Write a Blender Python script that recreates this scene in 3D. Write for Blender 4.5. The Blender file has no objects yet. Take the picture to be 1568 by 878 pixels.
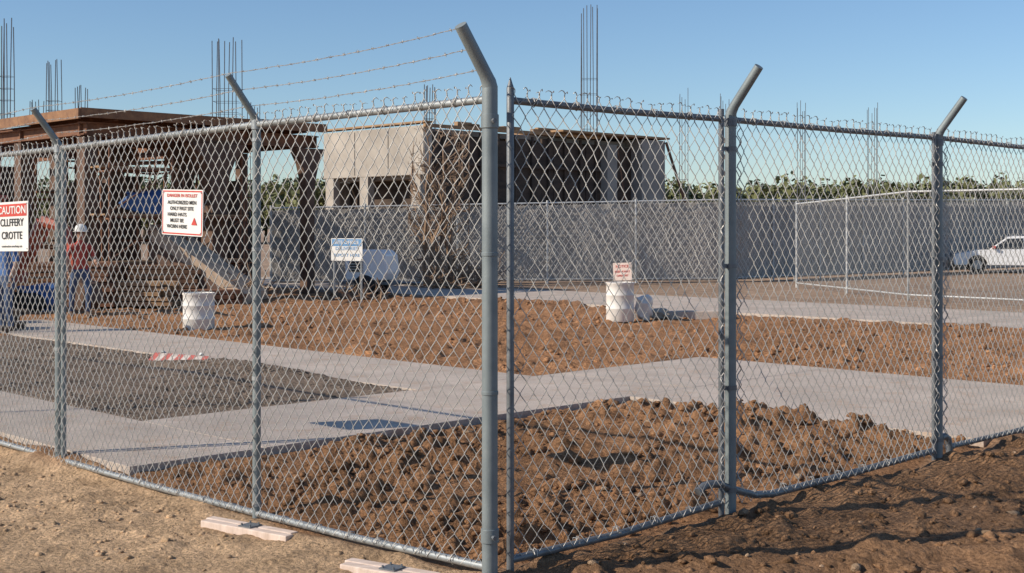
import bpy, math, random
import numpy as np
from mathutils import Vector, Matrix
random.seed(7); rng=np.random.default_rng(7)
S=bpy.context.scene
S.view_settings.view_transform='Standard'; S.view_settings.look='None'; S.view_settings.exposure=0
COL=S.collection
# ------------------------------------------------------------------ helpers
def new_mat(name,c1,c2=None,scale=8,rough=0.7,metal=0.0,bump=0.0,bscale=40,detail=6,c3=None,stretch=None):
    m=bpy.data.materials.new(name); m.use_nodes=True; nt=m.node_tree; b=nt.nodes['Principled BSDF']
    b.inputs['Roughness'].default_value=rough; b.inputs['Metallic'].default_value=metal
    tc=nt.nodes.new('ShaderNodeTexCoord'); src=tc.outputs['Object']
    if stretch:
        mp=nt.nodes.new('ShaderNodeMapping'); mp.inputs['Scale'].default_value=stretch
        nt.links.new(src,mp.inputs['Vector']); src=mp.outputs['Vector']
    n=nt.nodes.new('ShaderNodeTexNoise'); n.inputs['Scale'].default_value=scale; n.inputs['Detail'].default_value=detail
    n.inputs['Roughness'].default_value=0.65
    nt.links.new(src,n.inputs['Vector'])
    r=nt.nodes.new('ShaderNodeValToRGB'); e=r.color_ramp.elements
    c2=c2 or tuple(x*0.75 for x in c1)
    e[0].position=0.32; e[0].color=(*c2,1); e[1].position=0.66; e[1].color=(*c1,1)
    if c3:
        k=e.new(0.72); k.color=(*c3,1)
    nt.links.new(n.outputs['Fac'],r.inputs['Fac']); nt.links.new(r.outputs['Color'],b.inputs['Base Color'])
    if bump>0:
        n2=nt.nodes.new('ShaderNodeTexNoise'); n2.inputs['Scale'].default_value=bscale; n2.inputs['Detail'].default_value=5
        nt.links.new(src,n2.inputs['Vector'])
        bp=nt.nodes.new('ShaderNodeBump'); bp.inputs['Distance'].default_value=bump; bp.inputs['Strength'].default_value=1
        nt.links.new(n2.outputs['Fac'],bp.inputs['Height']); nt.links.new(bp.outputs['Normal'],b.inputs['Normal'])
    return m
class MB:
    def __init__(s): s.v=[]; s.f=[]
    def add(s,vs,fs):
        o=len(s.v); s.v+= [tuple(map(float,p)) for p in vs]; s.f+= [tuple(i+o for i in f) for f in fs]
    def tube(s,pts,r,n=8,caps=True):
        P=[Vector(p) for p in pts]; rings=[]
        rr=r if isinstance(r,(list,tuple)) else [r]*len(P)
        ref=None
        for i,p in enumerate(P):
            if i==0: d=P[1]-P[0]
            elif i==len(P)-1: d=P[-1]-P[-2]
            else: d=(P[i+1]-p).normalized()+(p-P[i-1]).normalized()
            d.normalize()
            if ref is None:
                a=Vector((0,0,1)) if abs(d.z)<0.9 else Vector((1,0,0)); ref=d.cross(a).normalized()
            ref=(ref-d*ref.dot(d)).normalized(); b=d.cross(ref)
            rings.append([p+(ref*math.cos(2*math.pi*k/n)+b*math.sin(2*math.pi*k/n))*rr[i] for k in range(n)])
        vs=[q for R in rings for q in R]; fs=[]
        for i in range(len(P)-1):
            for k in range(n): fs.append((i*n+k,i*n+(k+1)%n,(i+1)*n+(k+1)%n,(i+1)*n+k))
        if caps: fs.append(tuple(range(n-1,-1,-1))); fs.append(tuple((len(P)-1)*n+k for k in range(n)))
        s.add(vs,fs)
    def box(s,c,ax,ay,az):
        """c centre, ax/ay/az half vectors"""
        c=Vector(c);ax=Vector(ax);ay=Vector(ay);az=Vector(az)
        vs=[c+ax*i+ay*j+az*k for i in(-1,1) for j in(-1,1) for k in(-1,1)]
        s.add(vs,[(0,1,3,2),(4,6,7,5),(0,4,5,1),(2,3,7,6),(0,2,6,4),(1,5,7,3)])
def empty(name,loc=(0,0,0)):
    e=bpy.data.objects.new(name,None); e.location=loc; e.empty_display_size=0.3; COL.objects.link(e); return e
def attach(o,p):
    if p is not None:
        o.parent=p; o.matrix_parent_inverse=Matrix.Translation(-Vector(p.location))
def mk(name,mb,mat,parent=None,smooth=False,bevel=0):
    me=bpy.data.meshes.new(name); me.from_pydata(mb.v,[],mb.f); me.update()
    o=bpy.data.objects.new(name,me); COL.objects.link(o); me.materials.append(mat)
    if smooth:
        me.polygons.foreach_set('use_smooth',[True]*len(me.polygons))
        try: me.set_sharp_from_angle(angle=math.radians(50))
        except Exception: pass
    if bevel:
        b=o.modifiers.new('b','BEVEL'); b.width=bevel; b.segments=2; b.limit_method='ANGLE'
    attach(o,parent); return o
# site frame: the two fence lines meet at CN; U runs along the right fence, V along the left fence
CN=(-0.112,6.5); UX,UY=0.712,0.702; VX,VY=-0.702,0.712
def W(u,v,z=0.0,o=CN): return (o[0]+u*UX+v*VX, o[1]+u*UY+v*VY, z)
U3=Vector((UX,UY,0)); V3=Vector((VX,VY,0)); Z3=Vector((0,0,1))
def ubox(mb,u0,u1,v0,v1,z0,z1,o=CN):
    mb.box(W((u0+u1)/2,(v0+v1)/2,(z0+z1)/2,o),U3*((u1-u0)/2),V3*((v1-v0)/2),Z3*((z1-z0)/2))
def hsh(ix,iy,s):
    h=np.sin(ix*127.1+iy*311.7+s*74.7)*43758.5453
    return h-np.floor(h)
def vn(x,y,s=0):
    ix=np.floor(x);iy=np.floor(y);fx=x-ix;fy=y-iy
    fx=fx*fx*(3-2*fx);fy=fy*fy*(3-2*fy)
    a=hsh(ix,iy,s);b=hsh(ix+1,iy,s);c=hsh(ix,iy+1,s);d=hsh(ix+1,iy+1,s)
    return (a*(1-fx)+b*fx)*(1-fy)+(c*(1-fx)+d*fx)*fy
def fbm(x,y,o=4,s=0,g=0.5):
    t=0;a=1;n=0
    for i in range(o):
        c,sn=math.cos(0.6*i),math.sin(0.6*i)
        t=t+a*vn((x*c-y*sn)*2**i,(x*sn+y*c)*2**i,s+i);n+=a;a*=g
    return t/n
def sm(a,b,x):
    t=np.clip((x-a)/(b-a),0,1);return t*t*(3-2*t)
def rect(u,v,u0,u1,v0,v1,e):
    return sm(u0-e,u0+e,u)*(1-sm(u1-e,u1+e,u))*sm(v0-e,v0+e,v)*(1-sm(v1-e,v1+e,v))
SLABS=[(0.10,1.27,3.9,26),(1.273,9.5,3.9,5.87),(4.5,6.3,5.873,19),(5.7,9.5,0.10,3.897),(17.4,21.6,-14,34)]
def height(X,Y,col=False):
    X=np.asarray(X,float);Y=np.asarray(Y,float)
    u=(X-CN[0])*UX+(Y-CN[1])*UY; v=(X-CN[0])*VX+(Y-CN[1])*VY
    wu=u+(fbm(X*1.7,Y*1.7,3,5)-.5)*.3; wv=v+(fbm(X*1.7,Y*1.7,3,9)-.5)*.3
    slab=np.zeros_like(X)
    for a in SLABS: slab=np.maximum(slab,rect(u,v,*a,0.03))
    near=rect(wu,wv,0.02,5.72,0.02,3.92,.06)
    grav=rect(wu,wv,1.25,4.55,5.85,16,.06)
    outL=(1-sm(-.12,.12,wu))*sm(-0.1,.3,v-u)
    outR=(1-sm(-.12,.12,wv))*sm(-0.3,.1,u-v)
    mid=np.clip(1-near-grav-outL-outR,0,1)*(1-sm(17,18,u))*(1-slab)
    d=np.hypot(X,Y)
    fade=1-sm(30,60,d)
    n1=fbm(X*1.1,Y*1.1,4,1); n2=fbm(X*5,Y*5,4,2,.6); n3=fbm(X*16,Y*16,3,3,.6)
    lump=np.clip(n2-.47,0,1)*2
    z=np.zeros_like(X)
    mound=.17*np.exp(-(((u-4.2)/1.4)**2+((v-2.1)/1.0)**2))+.06*np.exp(-(((u-1.5)/1.0)**2+((v-2.3)/.9)**2))+.08*np.exp(-(((u-4.9)/.8)**2+((v-.9)/.6)**2))
    edge=sm(0,.35,np.minimum(np.minimum(5.7-u,3.9-v),np.minimum(u,v)))
    z+=near*(-.06+edge*(mound*(.55+.9*n1)+.16*lump*(.2+1.5*n1)+.055*(n3-.5)))
    z+=grav*(-.015+.12*np.exp(-(((u-4.0)/.7)**2+((v-8.6)/1.6)**2))*(.5+n1)+.03*(n3-.5))
    fur=fbm(X*.45,Y*1.5,4,41)
    z+=mid*(-.05+.36*np.clip(fur-.5,0,1)+.10*lump*(.4+n1)+.03*(n3-.5))*sm(-.05,.4,np.maximum(u-9.5,np.minimum(u-6.3,v-5.9))+0.05)
    vv=np.clip(v,0,4)
    z+=outL*(-.065-.018*vv+.05*(n1-.5)+.04*lump+.022*(n3-.5))
    z+=outR*(-.05+.08*(n1-.5)+.09*lump+.04*(n3-.5))
    z=z*fade; z=np.where(slab>0.01,z*(1-slab)-.10*slab,z)
    z=np.where((near+grav+outL+outR+mid)*fade<0.02,np.minimum(z,-.02),z)
    if not col: return z
    def C(a): return np.array(a)[None,:]
    c=np.ones((X.size,3))*C((.36,.27,.20))
    far=sm(17.2,17.6,u).reshape(-1,1)
    for m,cc in((mid,(.42,.222,.115)),(near,(.35,.19,.10)),(grav,(.29,.22,.165)),(outL,(.62,.425,.26)),(outR,(.31,.18,.10)),(slab,(.2,.16,.12))):
        mm=np.clip(m,0,1).reshape(-1,1); c=c*(1-mm)+C(cc)*mm
    c=c*(1-far)+C((.44,.31,.22))*far
    mv=(0.74+.52*fbm(X*.8,Y*.8,4,20)).reshape(-1,1)
    return z,np.clip(c*mv,0,1)
def soil_mat(name):
    m=bpy.data.materials.new(name); m.use_nodes=True; nt=m.node_tree; N=nt.nodes; L=nt.links; b=N['Principled BSDF']
    b.inputs['Roughness'].default_value=.95; b.inputs['Specular IOR Level'].default_value=.1
    at=N.new('ShaderNodeAttribute'); at.attribute_name='Col'
    tc=N.new('ShaderNodeTexCoord')
    def noise(sc,dt,rg=.6):
        n=N.new('ShaderNodeTexNoise'); n.inputs['Scale'].default_value=sc;n.inputs['Detail'].default_value=dt;n.inputs['Roughness'].default_value=rg
        L.new(tc.outputs['Object'],n.inputs['Vector']); return n
    a=noise(3.1,8,.7); c=noise(38,6,.7); v=N.new('ShaderNodeTexVoronoi'); v.inputs['Scale'].default_value=26; L.new(tc.outputs['Object'],v.inputs['Vector'])
    def mr(s,f0,f1,t0,t1):
        q=N.new('ShaderNodeMapRange'); q.inputs[1].default_value=f0;q.inputs[2].default_value=f1;q.inputs[3].default_value=t0;q.inputs[4].default_value=t1; L.new(s,q.inputs[0]); return q.outputs[0]
    m1=N.new('ShaderNodeMath');m1.operation='MULTIPLY'; L.new(mr(a.outputs['Fac'],.3,.7,.60,1.34),m1.inputs[0]); L.new(mr(c.outputs['Fac'],.3,.7,.55,1.42),m1.inputs[1])
    mx=N.new('ShaderNodeVectorMath');mx.operation='SCALE'; L.new(at.outputs['Color'],mx.inputs[0]); L.new(m1.outputs[0],mx.inputs['Scale'])
    L.new(mx.outputs[0],b.inputs['Base Color'])
    ad=N.new('ShaderNodeMath');ad.operation='MULTIPLY_ADD'; L.new(v.outputs['Distance'],ad.inputs[0]); ad.inputs[1].default_value=-.45; L.new(c.outputs['Fac'],ad.inputs[2])
    b2=N.new('ShaderNodeBump');b2.inputs['Distance'].default_value=.045;b2.inputs['Strength'].default_value=1; L.new(ad.outputs[0],b2.inputs['Height'])
    L.new(b2.outputs['Normal'],b.inputs['Normal'])
    return m
SOIL=soil_mat('soil')
# ------------------------------------------------------------------ ground
def axis(a,b,st,g1,lim1,g2,lim2,neg):
    out=list(np.arange(a,b+1e-6,st))
    s=st;x=out[-1]
    while x<lim2:
        s*= g1 if x<lim1 else g2; x+=s; out.append(x)
    s=st;x=out[0];pre=[]
    while x>neg[1]:
        s*= g1 if x>neg[0] else g2; x-=s; pre.append(x)
    return np.array(pre[::-1]+out)
xs=axis(-4.2,4.6,.026,1.010,10,1.10,1500,(-9,-1500))
ys=axis(5.9,11.8,.026,1.009,24,1.08,2500,(5.9,-60))
XX,YY=np.meshgrid(xs,ys); sh=XX.shape
zz,cc=height(XX.ravel(),YY.ravel(),True)
def grid_mesh(name,X,Y,Z,c,shp,mat):
    ny,nx=shp; n=nx*ny
    me=bpy.data.meshes.new(name)
    idx=np.arange(n).reshape(ny,nx)
    q=np.stack([idx[:-1,:-1],idx[:-1,1:],idx[1:,1:],idx[1:,:-1]],-1).reshape(-1,4)
    me.vertices.add(n); me.vertices.foreach_set('co',np.stack([X,Y,Z],-1).astype(np.float32).ravel())
    me.loops.add(q.size); me.loops.foreach_set('vertex_index',q.ravel().astype(np.int32))
    me.polygons.add(len(q)); me.polygons.foreach_set('loop_start',(np.arange(len(q))*4).astype(np.int32)); 
    me.update(calc_edges=True); me.polygons.foreach_set('use_smooth',np.ones(len(q),bool))
    a=me.color_attributes.new('Col','FLOAT_COLOR','POINT'); a.data.foreach_set('color',np.concatenate([c,np.ones((n,1))],1).astype(np.float32).ravel())
    me.materials.append(mat); me.validate(); o=bpy.data.objects.new(name,me); COL.objects.link(o); return o
grid_mesh('ground',XX.ravel(),YY.ravel(),zz,cc,sh,SOIL)
# ------------------------------------------------------------------ soil clods and stones
import bmesh
bm=bmesh.new(); bmesh.ops.create_icosphere(bm,subdivisions=1,radius=1); bm.verts.ensure_lookup_table()
ICV=np.array([v.co[:] for v in bm.verts]); ICF=np.array([[v.index for v in f.verts] for f in bm.faces]); bm.free()
def scatter(name,specs,mat,tint=None):
    P=[];Sz=[];
    for (u0,u1,v0,v1,n,s0,s1,o) in specs:
        u=rng.uniform(u0,u1,n);v=rng.uniform(v0,v1,n)
        p=np.stack([o[0]+u*UX+v*VX,o[1]+u*UY+v*VY],1)
        keep=fbm(p[:,0]*1.6,p[:,1]*1.6,3,31)+rng.normal(0,.10,n)>.46   # clods lie in patches
        P.append(p[keep]); Sz.append((s0*(s1/s0)**(rng.random(n)**2.4))[keep])
    P=np.concatenate(P);Sz=np.concatenate(Sz);n=len(P)
    z,c=height(P[:,0],P[:,1],True)
    th=rng.uniform(0,6.28,n); sc=np.stack([rng.uniform(.7,1.3,n),rng.uniform(.6,1.1,n),rng.uniform(.4,.75,n)],1)*Sz[:,None]
    V=ICV[None]*(1+rng.uniform(-.28,.28,(n,len(ICV),1)))*sc[:,None,:]
    x=V[:,:,0]*np.cos(th)[:,None]-V[:,:,1]*np.sin(th)[:,None]; y=V[:,:,0]*np.sin(th)[:,None]+V[:,:,1]*np.cos(th)[:,None]
    V=np.stack([x+P[:,0,None],y+P[:,1,None],V[:,:,2]+z[:,None]+Sz[:,None]*.12],-1).reshape(-1,3)
    F=(ICF[None]+(np.arange(n)*len(ICV))[:,None,None]).reshape(-1,3)
    me=bpy.data.meshes.new(name); me.vertices.add(len(V)); me.vertices.foreach_set('co',V.astype(np.float32).ravel())
    me.loops.add(F.size); me.loops.foreach_set('vertex_index',F.ravel().astype(np.int32)); me.polygons.add(len(F)); me.polygons.foreach_set('loop_start',(np.arange(len(F))*3).astype(np.int32))
    me.update(calc_edges=True)
    cv=c*rng.uniform(.85,1.35,(n,1)) if tint is None else np.array(tint)[None]*rng.uniform(.6,1.3,(n,1))
    cv=np.repeat(np.clip(cv,0,1),len(ICV),0)
    a=me.color_attributes.new('Col','FLOAT_COLOR','POINT'); a.data.foreach_set('color',np.concatenate([cv,np.ones((len(cv),1))],1).astype(np.float32).ravel())
    me.materials.append(mat); me.validate(); o=bpy.data.objects.new(name,me); COL.objects.link(o)
scatter('soil_clods',[(.15,5.6,.15,3.8,5600,.010,.062,CN),(6.4,17,6.1,20,4000,.016,.07,CN),(9.6,17,0,6,2400,.016,.07,CN),
  (0,9,-3.5,-.1,4600,.008,.055,CN),(-3.5,-.1,0,7,3000,.005,.035,CN),(-3,0,-3,0,500,.008,.04,CN)],SOIL)
scatter('gravel',[(1.35,4.4,6,15,9000,.010,.03,CN)],SOIL,(.31,.25,.20))
scatter('stones',[(0,9,-3.5,-.1,130,.015,.055,CN),(-3.5,-.1,0,7,110,.012,.045,CN),(.2,5.5,.2,3.6,90,.015,.05,CN)],SOIL,(.62,.43,.28))
# ------------------------------------------------------------------ concrete walks
def walk_mat():
    m=new_mat('walk_concrete',(.57,.48,.405),(.41,.345,.29),scale=1.1,rough=.92,bump=.004,bscale=60,detail=10)
    nt=m.node_tree;N=nt.nodes;L=nt.links;b=N['Principled BSDF']
    src=b.inputs['Base Color'].links[0].from_socket
    tc=N.new('ShaderNodeTexCoord'); n=N.new('ShaderNodeTexNoise'); n.inputs['Scale'].default_value=55;n.inputs['Detail'].default_value=4; L.new(tc.outputs['Object'],n.inputs['Vector'])
    n2=N.new('ShaderNodeTexNoise'); n2.inputs['Scale'].default_value=2.6;n2.inputs['Detail'].default_value=9;n2.inputs['Roughness'].default_value=.7; L.new(tc.outputs['Object'],n2.inputs['Vector'])
    r=N.new('ShaderNodeMapRange'); r.inputs[1].default_value=.3;r.inputs[2].default_value=.7;r.inputs[3].default_value=.80;r.inputs[4].default_value=1.14; L.new(n.outputs['Fac'],r.inputs[0])
    sc=N.new('ShaderNodeVectorMath');sc.operation='SCALE';L.new(src,sc.inputs[0]);L.new(r.outputs[0],sc.inputs['Scale'])
    r2=N.new('ShaderNodeMapRange'); r2.inputs[1].default_value=.52;r2.inputs[2].default_value=.68;r2.inputs[3].default_value=0;r2.inputs[4].default_value=.75; L.new(n2.outputs['Fac'],r2.inputs[0])
    mx=N.new('ShaderNodeMix');mx.data_type='RGBA'; L.new(r2.outputs[0],mx.inputs[0]); L.new(sc.outputs[0],mx.inputs[6]); mx.inputs[7].default_value=(.42,.29,.20,1)  # trodden-in soil
    L.new(mx.outputs[2],b.inputs['Base Color']); return m
CONC=walk_mat()
def slab(name,parts):
    mb=MB()
    for (u0,u1,v0,v1) in parts:
        L=3.0
        nu=max(1,round((u1-u0)/L)); nv=max(1,round((v1-v0)/L))
        for i in range(nu):
            for j in range(nv):
                a=u0+(u1-u0)*i/nu;b=u0+(u1-u0)*(i+1)/nu;c=v0+(v1-v0)*j/nv;d=v0+(v1-v0)*(j+1)/nv
                ubox(mb,a+.003,b-.003,c+.003,d-.003,-.14,0.0+random.uniform(-.002,.002))
    return mk(name,mb,CONC,bevel=.004)
slab('concrete_walkway',SLABS[:4]); slab('concrete_walkway',[SLABS[4]])
# ------------------------------------------------------------------ metals
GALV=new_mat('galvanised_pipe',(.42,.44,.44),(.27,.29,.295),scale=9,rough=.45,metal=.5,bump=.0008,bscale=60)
GALVD=new_mat('galvanised_pipe_backlit',(.20,.215,.23),(.12,.13,.14),scale=12,rough=.5,metal=.4,bump=.0008,bscale=60)  # darker pipe tone: backlit shade of the right fence rails put in the colour
POSTM=new_mat('painted_steel_post',(.24,.275,.28),(.165,.195,.205),scale=5,rough=.55,metal=.25,bump=.0006,bscale=90,detail=10)
WIRE=new_mat('galvanised_wire',(.54,.52,.48),(.36,.345,.33),scale=20,rough=.5,metal=.45)
RUST=new_mat('rust',(.25,.115,.06),(.12,.055,.033),scale=6,rough=.85,bump=.003,bscale=30)
# ------------------------------------------------------------------ chain link fabric
def chainlink(name,parent,mat,p0,d,L,zb,zt,w=.085,h=.105,r=.0032,nrm=None,hook=True,jit=.006):
    """p0 xy start, d unit dir, zb/zt functions of t"""
    d=np.array(d); n=np.array(nrm if nrm is not None else (d[1],-d[0]))
    nc=int(L/(w/2)); K=int(round((zt(0)-zb(0))/(h/2)))
    if K%2: K+=1
    i=np.arange(nc)[:,None]; k=np.arange(K+1)[None,:]
    par=(k+i)%2; node=i+par
    t=node*w/2
    js=(vn(node*.31,k*.37,3)-.5)*2*jit*2.1+(hsh(node,k*1.0,4)-.5)*jit*1.1; jz=(hsh(node,k*1.0,8)-.5)*jit*1.1+(vn(node*.21,k*.27,13)-.5)*2*jit
    t=t+js
    lo=zb(t);hi=zt(t); z=lo+(hi-lo)*k/K+jz
    dep=(par-.5)*.006+ (vn(t*1.3,z*1.3,6)-.5)*.03
    if hook:
        sgn=np.where(((K+i)%2)==1,1,-1)*1.0
        H_=.55+.75*hsh(i,i*0.+7,3)
        a=(.5+.9*hsh(i,i*0.+5,2))
        ext_z=np.concatenate([z[:,-1:]+.010*H_,z[:,-1:]+.022*H_,z[:,-1:]+.031*H_,z[:,-1:]+.034*H_,z[:,-1:]+.026*H_],1)
        ext_t=np.concatenate([t[:,-1:]-sgn*.006,t[:,-1:]-sgn*.002,t[:,-1:]+sgn*.009*a,t[:,-1:]+sgn*.019*a,t[:,-1:]+sgn*.027*a],1)
        ext_d=np.concatenate([dep[:,-1:],dep[:,-1:]+.004,dep[:,-1:]+.006*a,dep[:,-1:]+.002,dep[:,-1:]-.004],1)
        z=np.concatenate([z,ext_z],1);t=np.concatenate([t,ext_t],1);dep=np.concatenate([dep,ext_d],1)
    P=np.stack([p0[0]+t*d[0]+dep*n[0],p0[1]+t*d[1]+dep*n[1],z],-1)
    offs=np.array([[d[0]*r,d[1]*r,0],[n[0]*r,n[1]*r,r*.4],[-d[0]*r,-d[1]*r,0],[-n[0]*r,-n[1]*r,-r*.4]])
    V=P[:,:,None,:]+offs[None,None]
    nk=P.shape[1]; idx=np.arange(nc*nk*4).reshape(nc,nk,4)
    fs=[]
    for s in range(4):
        fs.append(np.stack([idx[:,:-1,s],idx[:,:-1,(s+1)%4],idx[:,1:,(s+1)%4],idx[:,1:,s]],-1).reshape(-1,4))
    F=np.concatenate(fs)
    me=bpy.data.meshes.new(name); V=V.reshape(-1,3)
    me.vertices.add(len(V)); me.vertices.foreach_set('co',V.astype(np.float32).ravel())
    me.loops.add(F.size); me.loops.foreach_set('vertex_index',F.ravel().astype(np.int32)); me.polygons.add(len(F)); me.polygons.foreach_set('loop_start',(np.arange(len(F))*4).astype(np.int32))
    me.update(calc_edges=True); me.polygons.foreach_set('use_smooth',np.ones(len(F),bool)); me.materials.append(mat); me.validate()
    o=bpy.data.objects.new(name,me); COL.objects.link(o); attach(o,parent); return o
# left fence -------------------------------------------------------
def interp(xp,fp): return lambda t: np.interp(t,xp,fp)
Lb=interp([0,2.1,4.8,14],[.016,-.04,-.05,-.05]); Lt=interp([0,2.1,4.8,14],[2.383,2.375,2.345,2.30])
fl=empty('chain_link_fence',W(0,2.1,0))
LEN=13.5
def lp(t,z,off=0): return W(-off,t,z)
rails=MB()
rails.tube([lp(.03,Lt(0.)),lp(2.1,Lt(2.1))],.021,12); rails.tube([lp(2.1,Lt(2.1)),lp(4.76,Lt(4.76))],.021,12); rails.tube([lp(4.86,Lt(4.86)),lp(LEN,Lt(LEN))],.021,12)
rails.tube([lp(.03,Lb(0.)),lp(1.1,Lb(1.1)-.008),lp(2.1,Lb(2.1))],.021,12); rails.tube([lp(2.1,Lb(2.1)),lp(3.4,Lb(3.4)-.01),lp(4.76,Lb(4.76))],.021,12); rails.tube([lp(4.86,Lb(4.86)),lp(LEN,Lb(LEN))],.021,12)
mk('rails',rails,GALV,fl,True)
ties=MB()
for t in np.arange(.25,LEN,.30):
    for f in(Lt,Lb):
        t2=t+random.uniform(-.05,.05); z=float(f(t2)); ring=[]
        for k in range(9):
            a=k/8*2*math.pi*1.6; ring.append(Vector(lp(t2+k*.004,z))+Vector((-UX,-UY,0))*.026*math.cos(a)+Z3*.026*math.sin(a))
        ties.tube(ring,.003,4)
mk('wire_ties',ties,WIRE,fl)
def arm_post(mb,base,top,z0,r,out,h=.205,v=.26,side=0):
    b=Vector(base); mb.tube([b+Z3*z0,b+Z3*(top-.0),b+Z3*(top+.03)],r,20)
    o=Vector((out[0],out[1],0))
    p=[b+Z3*(top+.02),b+Z3*(top+.05)+o*.008,b+Z3*(top+.085)+o*.03,b+Z3*(top+.05+v)+o*h]
    mb.tube(p,[r*1.0,r*.95,r*.85,r*.8],20,caps=False)
    e=p[-1]; dr=(p[-1]-p[-2]).normalized()
    mb.tube([e,e-dr*.002,e-dr*.05],[r*.8,r*.66,r*.66],20)
OL=(-UX,-UY)
p=MB(); arm_post(p,lp(2.1,0),2.355,-.15,.026,OL); arm_post(p,lp(4.82,0),2.33,-.22,.030,OL); arm_post(p,lp(7.6,0),2.30,-.22,.030,OL); arm_post(p,lp(10.3,0),2.29,-.22,.030,OL)
p.tube([lp(4.74,-.2),lp(4.74,2.34)],.020,14)
mk('line_posts',p,POSTM,fl,True)
caps=MB()
for t,r in((2.1,.026),(4.82,.030),(7.6,.03)):
    for z in(.02,.8,1.6,2.28): caps.tube([lp(t,z-.012),lp(t,z+.012)],r+.004,16)
    caps.tube([lp(t,float(Lt(t))-.03),lp(t,float(Lt(t))+.03)],r+.007,16)
mk('post_bands',caps,GALV,fl,True)
chainlink('chain_link_fabric',fl,WIRE,W(-.028,.03)[:2],(VX,VY),LEN,lambda t:Lb(t)-.01,lambda t:Lt(t)+.035,w=.088,h=.108,nrm=OL)
def armpt(base,top,out,f,h=.205,v=.26):
    b=Vector(base);o=Vector((out[0],out[1],0)); return b+Z3*(top+.085+(v-.035)*f)+o*(.03+(h-.03)*f)
bw=MB()
posts=[(0.0,2.40),(2.1,2.355),(4.82,2.33),(7.6,2.30),(10.3,2.29)]
for f in(.93,.5,.08):
    for (t0,z0),(t1,z1) in zip(posts[:-1],posts[1:]):
        a=armpt(lp(t0,0),z0,OL,f);b=armpt(lp(t1,0),z1,OL,f); n=28
        a=a+Z3*.03; b=b+Z3*.03
        L=(b-a).length; pts=[a.lerp(b,k/n)-Z3*(4*.022*(k/n)*(1-k/n))+Z3*random.uniform(-.002,.002) for k in range(n+1)]
        for ph in(0,math.pi):
            q=[];m=n*4
            for k in range(m+1):
                x=k/4;i=min(int(x),n-1);pp=pts[i].lerp(pts[i+1],x-i);an=k*1.1+ph
                q.append(pp+Z3*.0018*math.cos(an)+Vector((UX,UY,0))*.0018*math.sin(an))
            bw.tube(q,.0014,4,False)
        s=.08
        while s<L-.03:
            pp=a.lerp(b,s/L)-Z3*(4*.022*(s/L)*(1-s/L)); 
            for k in range(3):
                dd=Vector((random.uniform(-1,1),random.uniform(-1,1),random.uniform(-1,1))); dd=(dd-V3*dd.dot(V3)*.6).normalized()*.011
                bw.tube([pp-dd,pp+dd],.0013,4)
            bw.tube([pp-V3*.006,pp+V3*.006],.0040,6)
            s+=.125
mk('barbed_wire',bw,WIRE,fl)
# corner post --------------------------------------------------------
cp=empty('corner_fence_post',W(0,0,0))
p=MB(); arm_post(p,W(0,0),2.42,-.25,.040,OL,h=.20,v=.265); mk('post',p,POSTM,cp,True)
p=MB()
for z in(.18,2.27): p.tube([W(0,0,z-.035),W(0,0,z+.035)],.0455,24)
for z in(.9,1.6): p.tube([W(0,0,z-.010),W(0,0,z+.010)],.043,24)
mk('clamp_bands',p,POSTM,cp,True,.002)
p=MB()
for z in(.18,2.27):
    c=Vector(W(-.02,-.045,z)); p.tube([c,c+Vector((.01,-.02,0))],.012,6)
mk('clamp_bolts',p,GALVD,cp)
# right fence ---------------------------------------------------------
Rb=interp([0,2.05,4.7,14],[.03,.06,.04,.05]); Rt=interp([0,2.05,4.7,14],[2.385,2.40,2.42,2.42])
fr=empty('chain_link_fence',W(2.1,0,0))
def rp(t,z,off=0): return W(t,-off,z)
OR=(-VX,-VY)
p=MB(); LR=15.5
for a,b in((.15,1.93),(2.08,4.64),(4.76,7.35),(7.45,10.1),(10.2,LR)):
    p.tube([rp(a,float(Rt(a))),rp((a+b)/2,float(Rt((a+b)/2))-.006),rp(b,float(Rt(b)))],.019,12)
p.tube([rp(.15,.03),rp(1.0,.02),rp(1.93,.055)],.021,12)
p.tube([rp(1.72,.15),rp(1.78,.178),rp(1.85,.18),rp(1.93,.17),rp(2.06,.12),rp(2.3,.05),rp(2.5,.028),rp(3.4,.03),rp(4.64,.045)],.024,12)
p.tube([rp(4.76,.13),rp(4.83,.135),rp(4.88,.11),rp(4.9,.05),rp(4.9,-.05)],.026,12)
p.tube([rp(4.9,.045),rp(6,.035),rp(7.35,.05)],.021,12); p.tube([rp(7.45,.05),rp(10.1,.05)],.021,12); p.tube([rp(10.2,.05),rp(LR,.05)],.021,12)
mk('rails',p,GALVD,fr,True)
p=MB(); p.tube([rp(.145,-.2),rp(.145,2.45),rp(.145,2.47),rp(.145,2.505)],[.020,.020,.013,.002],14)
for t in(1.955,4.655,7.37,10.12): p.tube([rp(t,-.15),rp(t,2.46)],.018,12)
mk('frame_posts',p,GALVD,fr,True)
p=MB()
for t,r in((2.05,.035),(4.72,.034),(7.42,.034),(10.17,.034)): arm_post(p,rp(t,0),2.40,-.2,r,OR,h=.21,v=.26)
mk('line_posts',p,POSTM,fr,True)
p=MB()
for t,r in((2.05,.035),(4.72,.034),(7.42,.034)):
    for z in(.12,.75,1.5,2.22):
        p.tube([rp(t,z-.014),rp(t,z+.014)],r+.005,16)
        p.box(rp(t-.05,z),U3*.05,V3*.004,Z3*.012)
    p.tube([rp(t,2.36),rp(t,2.41)],r+.007,16)
mk('post_bands',p,GALVD,fr,True)
p=MB()
for t in np.arange(.3,LR,.33):
    for f in(Rt,Rb):
        z=float(f(t)); ring=[]
        for k in range(9):
            a=k/8*2*math.pi*1.5; ring.append(Vector(rp(t+k*.004,z))-V3*.025*math.cos(a)+Z3*.025*math.sin(a))
        p.tube(ring,.003,4)
mk('wire_ties',p,WIRE,fr)
p=MB()
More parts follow.
